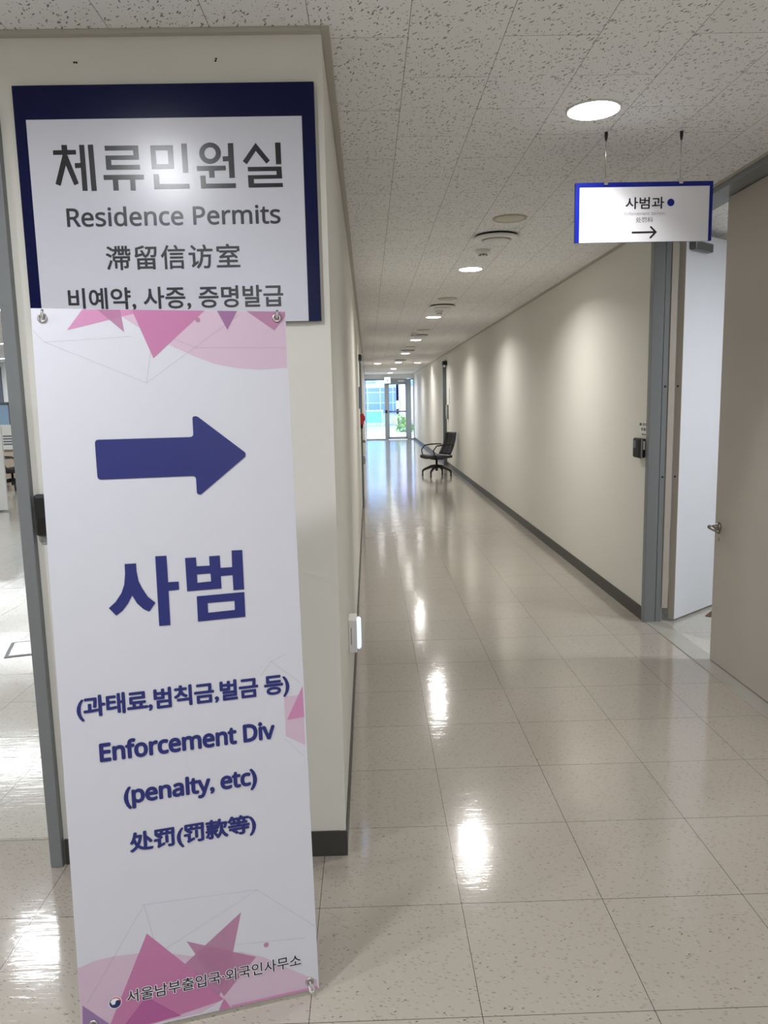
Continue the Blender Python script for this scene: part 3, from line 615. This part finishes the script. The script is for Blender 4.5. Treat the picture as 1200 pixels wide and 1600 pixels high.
# round two-colour emblem
ex_, ey_, er_ = .0823, .0832, .0142
arc = lambda r, a0, a1, cx=0, cy=0, n=18: [(cx + r * math.cos(math.radians(a0 + (a1 - a0) * i / n)), cy + r * math.sin(math.radians(a0 + (a1 - a0) * i / n))) for i in range(n + 1)]
em = lambda pts: [(ex_ + x * er_, ey_ + y * er_) for x, y in pts]
MB().poly(disk(ex_, ey_, er_ * 1.12, 36), ink(9.2)).build('emblem_ground', 'halo', sheet, fix=False)
blue = arc(1, 118, 352) + arc(.46, -15, 165, .46, -.08) + arc(.36, 345, 170, -.3, .02) + arc(.86, 170, 118, .04, .02)
MB().poly(em(blue), ink(10)).build('emblem_blue', 'em_blue', sheet, fix=False)
red = arc(1, 112, -22) + arc(.84, -18, 118, .0, -.02)
MB().poly(em(red), ink(10.4)).build('emblem_red', 'em_red', sheet, fix=False)
# eyelets, hooks, poles and feet
for u, v in UV['B_grom']:
    g = MB(); g.tube([(u + .0085 * math.cos(a), -.0012, v + .0085 * math.sin(a)) for a in [2 * PI * i / 20 for i in range(20)]], .003, 8, True)
    g.build('eyelet', 'steel', sheet)
hub = Vector((WB / 2, .10, .80))
for i, (u, v) in enumerate(UV['B_grom']):
    top = v > 1
    tip = Vector((u, .012, v + (.0 if top else -.004)))
    pole = MB().tube([hub, hub.lerp(tip, .5) + Vector((0, .03, 0)), hub.lerp(tip, .9) + Vector((0, .006, 0)), tip], [.006, .0055, .005, .0045], 8).build('pole', 'grey_plastic', bn)
    if top: MB().tube([(u, .012, v), (u, -.008, v + .002), (u + .001, -.011, v + .010), (u + .002, -.006, v + .017)], .0035, 8).build('hook', 'chrome', pole)
    else:
        MB().tube([(u, .012, v), (u, -.010, v), (u + .004, -.012, v - .018)], .0035, 8).build('hook', 'chrome', pole)
        z0 = (.0 - bu[2]) / math.cos(bl_)
        MB().tube([(u, .012, v - .002), (u + .004, -.004, v - .022), (u + .004, -.002, v - .03)], [.006, .008, .0075], 10).build('foot_cap', 'white_plastic', pole)
MB().lathe([(.02, -.03), (.03, -.02), (.03, .02), (.02, .03)], 18, 'y', tuple(hub)).build('hub', 'black_soft', bn)
iv = mt.inverted()
ft = iv @ Vector((bu[0] + .05, bu[1] + .62, .006)); 
MB().tube([hub, ft], [.007, .006], 8).build('rear_leg', 'grey_plastic', bn)

# ------------------------------------------------------------------ small things on the walls
cr = thing('card_reader', 'black card reader with grey ridge on right wall by the door frame', 'card reader', (XR, 5.32, 1.155))
MB().box((-.022, -.065, .004), (0, .065, .136), .005).build('base_plate', 'black', cr)
MB().box((-.042, -.066, 0), (-.022, .066, .14), .008).build('cover', 'black_soft', cr)
MB().box((-.034, -.0685, .004), (-.022, -.06, .136), .003).build('ridge', 'grey_plastic', cr)
MB().box((-.0445, -.05, .008), (-.042, .062, .132), .001).build('front_panel', 'dark_hole', cr)
MB().box((-.046, .005, .07), (-.0445, .05, .122)).build('display', 'blind', cr)
MB().box((-.018, -.0665, .06), (-.006, -.065, .12)).build('label_sticker', 'paper', cr)
nt = thing('wall_note', 'small paper note with dark writing above card reader on right wall', 'note', (XR, 5.31, 1.30))
MB().box((-.001, -.085, 0), (0, .09, .105)).build('paper', 'paper', nt)
for z, ys in ((.078, (-.07, -.05, -.02, 0, .03, .05, .065)), (.045, (-.06, -.035, -.02, .01, .03)), (.014, (-.045, -.03, -.012, .005, .02))):
    wk = MB()
    for y in ys: wk.box((-.0016, y - .007, z), (-.001, y + .006, z + (.02 if z > .04 else .009)))
    wk.build('writing_row', 'ink_grey', nt)
cr2 = thing('card_reader', 'black card reader half hidden behind the banner on the left', 'card reader', (-1.054, 2.5, 1.172))
MB().box((-.04, -.03, 0), (.04, 0, .138), .01).build('body', 'black', cr2)
MB().box((-.034, -.032, .06), (.034, -.0295, .128), .001).build('display', 'dark_hole', cr2)
MB().box((-.034, -.004, -.03), (.034, 0, 0), .002).build('mounting_plate', 'grey_plastic', cr2)
nl = thing('night_light', 'small white wall lamp with bluish lens low on left wall corner', 'lamp', (XL, 3.44, .44))
MB().box((0, -.055, 0), (.04, .055, .158), .005).build('housing', 'white_plastic', nl)
MB().box((.036, -.045, .012), (.058, .045, .148), .012, 3).build('lens', 'night', nl)
MB().box((.012, -.0556, .04), (.0145, -.055, .12)).build('slot', 'dark_hole', nl)
pl = area('glow', nl, (.065, 0, .08), .25, (.6, .7, 1), .08, PI, 'SQUARE', None, (0, -PI / 2, 0))
fa = thing('fire_alarm', 'red fire alarm box on left wall far down the corridor', 'fire alarm', (XL, 11.2, 1.26))
MB().box((0, -.11, 0), (.05, .11, .16), .01).build('box', 'red', fa)
MB().lathe([(.001, 0), (.045, 0), (.03, .02), (.001, .024)], 20, 'x', (.05, 0, .09)).build('call_button', 'red', fa)
MB().tube([(.02, 0, 0), (.02, 0, -.06)], .016, 8).build('conduit', 'black_soft', fa)
wb = thing('door_closer', 'dark door closer high on the left corridor wall', 'door closer', (XL, 10.6, 2.14))
MB().box((0, -.14, 0), (.045, .14, .085), .01).build('body', 'black_soft', wb)
MB().tube([(.03, .05, .085), (.06, .15, .1), (.03, .3, .1)], .008, 8).build('closer_arm', 'steel', wb)
tag(B((XL, 9.95, 1.5), (XL + .012, 10.3, 1.78), .002).build('wall_plaque', 'blue_plaque'), 'blue plaque on left corridor wall before the far door', 'plaque')
sb = thing('socket_box', 'grey socket box low on left wall near the bright end', 'socket', (XL, 15.2, .36))
MB().box((0, -.06, 0), (.035, .06, .16), .004).build('box', 'grey_plastic', sb)
MB().lathe([(.001, 0), (.03, 0), (.03, .006), (.001, .006)], 16, 'x', (.035, 0, .08)).build('socket_face', 'black_soft', sb)
ic = thing('intercom_panel', 'grey intercom panel on right wall beside the far dark door', 'intercom', (XR, 18.35, 1.14))
MB().box((-.045, -.11, 0), (0, .11, .34), .006).build('panel', 'grey_plastic', ic)
MB().box((-.06, -.08, .06), (-.045, -.02, .26), .01).build('handset', 'white_plastic', ic)
MB().box((-.05, .02, .06), (-.045, .08, .13)).build('keypad', 'black', ic)
tag(B((XR - .012, 18.0, 1.5), (XR, 18.2, 1.86), .001).build('notice_plate', 'white_plastic'), 'white upright notice plate on right wall above the intercom', 'notice')
dc2 = thing('door_closer', 'dark closer box at the top of the far right door frame', 'door closer', (XR, 18.58, 2.42))
MB().box((-.11, -.12, 0), (0, .12, .09), .01).build('body', 'black_soft', dc2)
MB().box((-.09, -.125, -.05), (-.05, -.06, 0), .004).build('bracket', 'white_plastic', dc2)

# ------------------------------------------------------------------ ceiling fittings
LAMP_X = .917
def make_downlight(label, x, y, power, color, group, spread=150):
    t = thing('downlight', label, 'ceiling light', (x, y, CH), 0, group)
    MB().lathe([(.098, 0), (.108, 0), (.108, -.003), (.103, -.007), (.098, -.005), (.098, 0)], 36).build('trim_ring', 'white_plastic', t)
    MB().lathe([(.001, -.002), (.098, -.002), (.097, -.007), (.07, -.012), (.001, -.014)], 36).build('diffuser', 'lamp', t)
    area('lamp', t, (0, 0, -.016), power, color, .15, math.radians(spread))
    return t
LN = ['round lit downlight nearest the hanging sign', 'round lit downlight just past the first smoke detector', 'third lit downlight along the corridor, past the second air diffuser', 'fourth lit downlight along the corridor ceiling',
      'fifth lit downlight, halfway down the corridor', 'sixth lit downlight, between two side downlights', 'second last lit downlight before the glass door', 'last lit downlight before the glass door']
for i, y in enumerate((3.178, 6.806, 10.56, 14.42, 18.36, 22.47, 26.76, 30.5)):
    make_downlight(LN[i], LAMP_X, y, P_CORR if i else P_CORR * .3, WARM, 'round downlights in the ceiling', 150 if i else 108)
make_downlight('dim downlight left of the sixth corridor downlight', .32, 22.9, P_CORR * .15, WARM, 'round downlights in the ceiling')
make_downlight('dim downlight right of the sixth corridor downlight', 1.5, 22.9, P_CORR * .15, WARM, 'round downlights in the ceiling')
for x, y, lab in ((-.92, 1.136, 'foyer downlight that shines on the wall sign'), (.917, -.45, 'foyer downlight behind the viewer at right'), (-.92, -2.4, 'foyer downlight behind the viewer at left'), (-2.8, .6, 'foyer downlight at far left')):
    make_downlight(lab, x, y, P_FOYER if y > 1 else P_FOYER * 1.9, COOL, 'round downlights in the ceiling', 172)

sp0 = df0 = sm0 = None
for i, y in enumerate((4.97, 8.72, 12.42, 16.2)):
    lab = ['round cream ceiling speaker nearest the front', 'second ceiling speaker along the corridor', 'third ceiling speaker along the corridor', 'fourth ceiling speaker along the corridor'][i]
    if not sp0:
        t = sp0 = thing('ceiling_speaker', lab, 'speaker', (LAMP_X, y, CH), 0, 'ceiling speakers')
        MB().lathe([(.093, 0), (.108, 0), (.108, -.004), (.1, -.008), (.093, -.005)], 36).build('rim', 'mould', t)
        MB().lathe([(.001, -.002), (.093, -.002), (.09, -.005), (.001, -.006)], 36).build('grille', 'cream_plastic', t)
    else: t = copy_tree(sp0); t.location.y = y; t['label'] = lab
for i, y in enumerate((5.47, 9.32, 13.4, 17.3, 21.2)):
    lab = ['round white air diffuser before the first smoke detector', 'second round air diffuser along the corridor', 'third round air diffuser along the corridor', 'fourth round air diffuser along the corridor', 'last round air diffuser near the bright end'][i]
    if not df0:
        t = df0 = thing('air_diffuser', lab, 'air vent', (LAMP_X, y, CH), 0, 'round air diffusers')
        MB().lathe([(.001, 0), (.142, 0), (.14, -.016), (.001, -.016)], 40).build('shaded_throat', 'dark_hole', t)  # solid near-black disc colours in the gap shadow above the ring
        MB().lathe([(.098, -.016), (.15, -.012), (.158, -.017), (.15, -.026), (.112, -.034), (.1, -.028), (.098, -.016)], 40).build('outer_ring', 'white_plastic', t)
        MB().lathe([(.02, -.017), (.07, -.028), (.092, -.034), (.09, -.039), (.05, -.046), (.001, -.048)], 40).build('centre_cone', 'white_plastic', t)
    else: t = copy_tree(df0); t.location.y = y; t['label'] = lab
for i, (x, y) in enumerate(((.90, 5.98), (.93, 9.85), (.80, 13.0))):
    lab = ['white smoke detector between the first diffuser and downlight', 'second smoke detector along the corridor ceiling', 'third smoke detector along the corridor ceiling'][i]
    if not sm0:
        t = sm0 = thing('smoke_detector', lab, 'smoke detector', (x, y, CH), 0, 'smoke detectors')
        MB().lathe([(.052, 0), (.056, -.004), (.05, -.026), (.03, -.03)], 28).build('base', 'white_plastic', t)
        MB().lathe([(.03, -.03), (.033, -.034), (.031, -.046), (.02, -.05), (.001, -.051)], 28).build('sensor_head', 'white_plastic', t)
        for k in range(8):
            a = 2 * PI * k / 8; m = MB(Matrix.Rotation(a, 4, 'Z')); m.box((.0305, -.007, -.044), (.0335, .007, -.036)); m.build('slot', 'dark_hole', t)
    else: t = copy_tree(sm0); t.location = (x, y, CH); t['label'] = lab

# linear lamps in the offices
def linear(label, x, y, L, power, w=.16, grp='linear office lights'):
    t = thing('linear_light', label, 'ceiling light', (x, y, CH), 0, grp)
    MB().box((-L / 2, -w / 2, -.02), (L / 2, w / 2, 0), .004).build('housing', 'white_plastic', t)
    MB().box((-L / 2 + .01, -w / 2 + .01, -.024), (L / 2 - .01, w / 2 - .01, -.02)).build('diffuser', 'tube', t)
    area('lamp', t, (0, 0, -.03), power, COOL, L, PI, 'RECTANGLE', w)
for y, lab in ((4.6, 'linear office light nearest the left opening'), (8.8, 'linear office light, second from left opening'), (13.2, 'linear office light, third from left opening'), (17.0, 'linear office light, farthest in the left office')):
    linear(lab, -5.6 - (y - 4.6) * .12, y, 4.6, P_LEFT)
linear('linear light in the left office close by the grey post', -2.3, 5.6, 1.2, P_LEFT * .5)
linear('linear light in the right office over the open leaf', 3.7, 4.1, 1.2, P_RIGHT, .3)

# ------------------------------------------------------------------ chairs
def office_chair(label, loc, rotz, legs, castor, leg_rot, back_mat):
    """swivel armchair facing local -Y"""
    t = thing('office_chair', label, 'chair', loc, rotz)
    def sheet_mesh(fn, nu, nv, th):
        b = MB(); top = [[b.v(fn(i / nu, j / nv, 0)) for i in range(nu + 1)] for j in range(nv + 1)]; bot = [[b.v(fn(i / nu, j / nv, th)) for i in range(nu + 1)] for j in range(nv + 1)]
        for j in range(nv):
            for i in range(nu):
                f = b.bm.faces.new((top[j][i], top[j][i + 1], top[j + 1][i + 1], top[j + 1][i])); f.smooth = True
                f = b.bm.faces.new((bot[j][i], bot[j + 1][i], bot[j + 1][i + 1], bot[j][i + 1])); f.smooth = True
        for j in range(nv):
            b.bm.faces.new((top[j][0], top[j + 1][0], bot[j + 1][0], bot[j][0])); b.bm.faces.new((top[j][nu], bot[j][nu], bot[j + 1][nu], top[j + 1][nu]))
        for i in range(nu):
            b.bm.faces.new((top[0][i], bot[0][i], bot[0][i + 1], top[0][i + 1])); b.bm.faces.new((top[nv][i], top[nv][i + 1], bot[nv][i + 1], bot[nv][i]))
        return b
    def seat(u, v, d):
        x = (u - .5) * .47; y = -.27 + v * .52; z = .445 - .03 * v + .02 * math.sin(v * PI) * -1 + .02 * (2 * u - 1) ** 2
        if v < .2: z -= (.2 - v) * .12
        return (x, y, z - d)
    def back(u, v, d):
        x = (u - .5) * (.46 - .05 * v); y = .22 + .16 * v + .03 * math.sin(v * PI) - .035 * (2 * u - 1) ** 2
        return (x, y + d, .44 + v * .47)
    sheet_mesh(seat, 10, 10, .055).build('seat', back_mat, t)
    sheet_mesh(back, 10, 10, .03).build('backrest', back_mat, t)
    MB().box((-.23, .2, .405), (.23, .25, .435), .01).build('back_bracket', 'chrome', t)
    MB().box((-.1, -.12, .34), (.1, .14, .4), .02).build('mechanism', 'black_soft', t)
    for s in (-1, 1):
        x = s * .255
        pts = [(x * .9, -.14, .40), (x, -.2, .45), (x, -.22, .55), (x, -.14, .64), (x, 0, .655), (x, .16, .655), (x * .96, .27, .65)]
        MB().tube(pts, [.012, .013, .013, .014, .015, .014, .012], 10).build('armrest', 'black_soft', t)
    MB().lathe([(.03, .1), (.03, .22), (.022, .22), (.022, .36)], 18).build('column', 'black_soft', t)
    for k in range(legs):
        a = leg_rot + 2 * PI * k / legs; c, s = math.cos(a), math.sin(a)
        lg = MB().tube([(0, 0, .2), (c * .12, s * .12, .19), (c * .27, s * .27, .13), (c * .32, s * .32, .10), (c * .325, s * .325, .045)], [.04, .034, .026, .022, .017], 10).build('leg', 'black_soft', t)
        if castor: MB().lathe([(.012, -.012), (.026, -.012), (.026, .012), (.012, .012)], 16, 'y', (c * .325, s * .325, .027)).build('castor', 'black', lg)
        else: MB().lathe([(.02, 0.001), (.022, .012), (.014, .03), (.012, .055)], 14, 'z', (c * .325, s * .325, 0)).build('glider', 'black', lg)
    return t
ca = math.radians(-90 + 25)
office_chair('black striped armchair against right wall far down the corridor', (1.435, 16.2, 0), ca, 4, False, math.radians(63) - ca, 'fabric')
office_chair('dark swivel chair at the counter inside left office', (-7.08, 15.2, .002), math.radians(140), 5, True, .3, 'black_soft')

# ------------------------------------------------------------------ left office furniture
dk = thing('counter_desk', 'beige service counter at the back of the left office', 'desk', (-7.6, 16.0, .0015))
MB().box((-1.7, -.35, .78), (1.7, .35, .82), .005).build('worktop', 'white_plastic', dk)
MB().box((-1.65, -.28, .1), (1.65, -.25, .78)).build('front_panel', 'desk', dk)
for x in (-1.65, 0, 1.62): MB().box((x, -.28, 0), (x + .03, .33, .78)).build('leg_panel', 'desk', dk)
gs = thing('counter_screen', 'dark framed screen on the left office counter, pane painted with a window reflection', 'screen', (-7.6, 16.2, .8215))
f = MB().box((-1.6, -.012, .86), (1.6, .012, .92)); f.box((-1.6, -.012, .0), (1.6, .012, .04))
for x in (-1.6, -.6, .1, 1.55): f.box((x, -.012, 0), (x + .05, .012, .92))
f.build('frame', 'blind', gs); MB().box((-1.55, -.004, .04), (1.55, .004, .86)).build('pane', 'pane_reflection', gs)
ps = thing('leaflet_stand', 'white printed leaflet stand on the left office counter', 'leaflet stand', (-7.32, 15.75, .8215))
MB().box((-.17, -.01, 0), (.17, .01, .46), .003).build('board', 'paper', ps); MB().box((-.15, .01, 0), (.15, .12, .012)).build('base', 'white_plastic', ps)
for k in range(4): MB().box((-.13, -.0108, .05 + k * .055), (.13 - .04 * (k % 2), -.01, .08 + k * .055)).build('print_row', 'ink_dim', ps)
pp = thing('partition_panel', 'white partition panel standing in the left office', 'partition', (-6.625, 12.0, .0015))
MB().box((-.9, -.02, .02), (.93, .02, 1.33), .006).build('panel', 'white_plastic', pp)
for x in (-.8, .8): MB().box((x - .02, -.2, 0), (x + .02, .2, .02), .004).build('foot', 'grey_plastic', pp)
tag(B((-9.4, LY1 - .06, 1.0), (-8.70, LY1 - .01, 2.6)).build('roller_blind', 'blind'), 'grey roller blind on the far wall of left office', 'blind')
fb = thing('floor_box', 'square metal floor box set in the left office floor', 'floor box', (-2.27, 4.98, .0015), .3)
MB().box((-.17, -.17, 0), (.17, .17, .004), .001).build('rim', 'frame_dark', fb)
MB().box((-.145, -.145, .004), (.145, .145, .0055)).build('lid', 'floor_lit', fb)
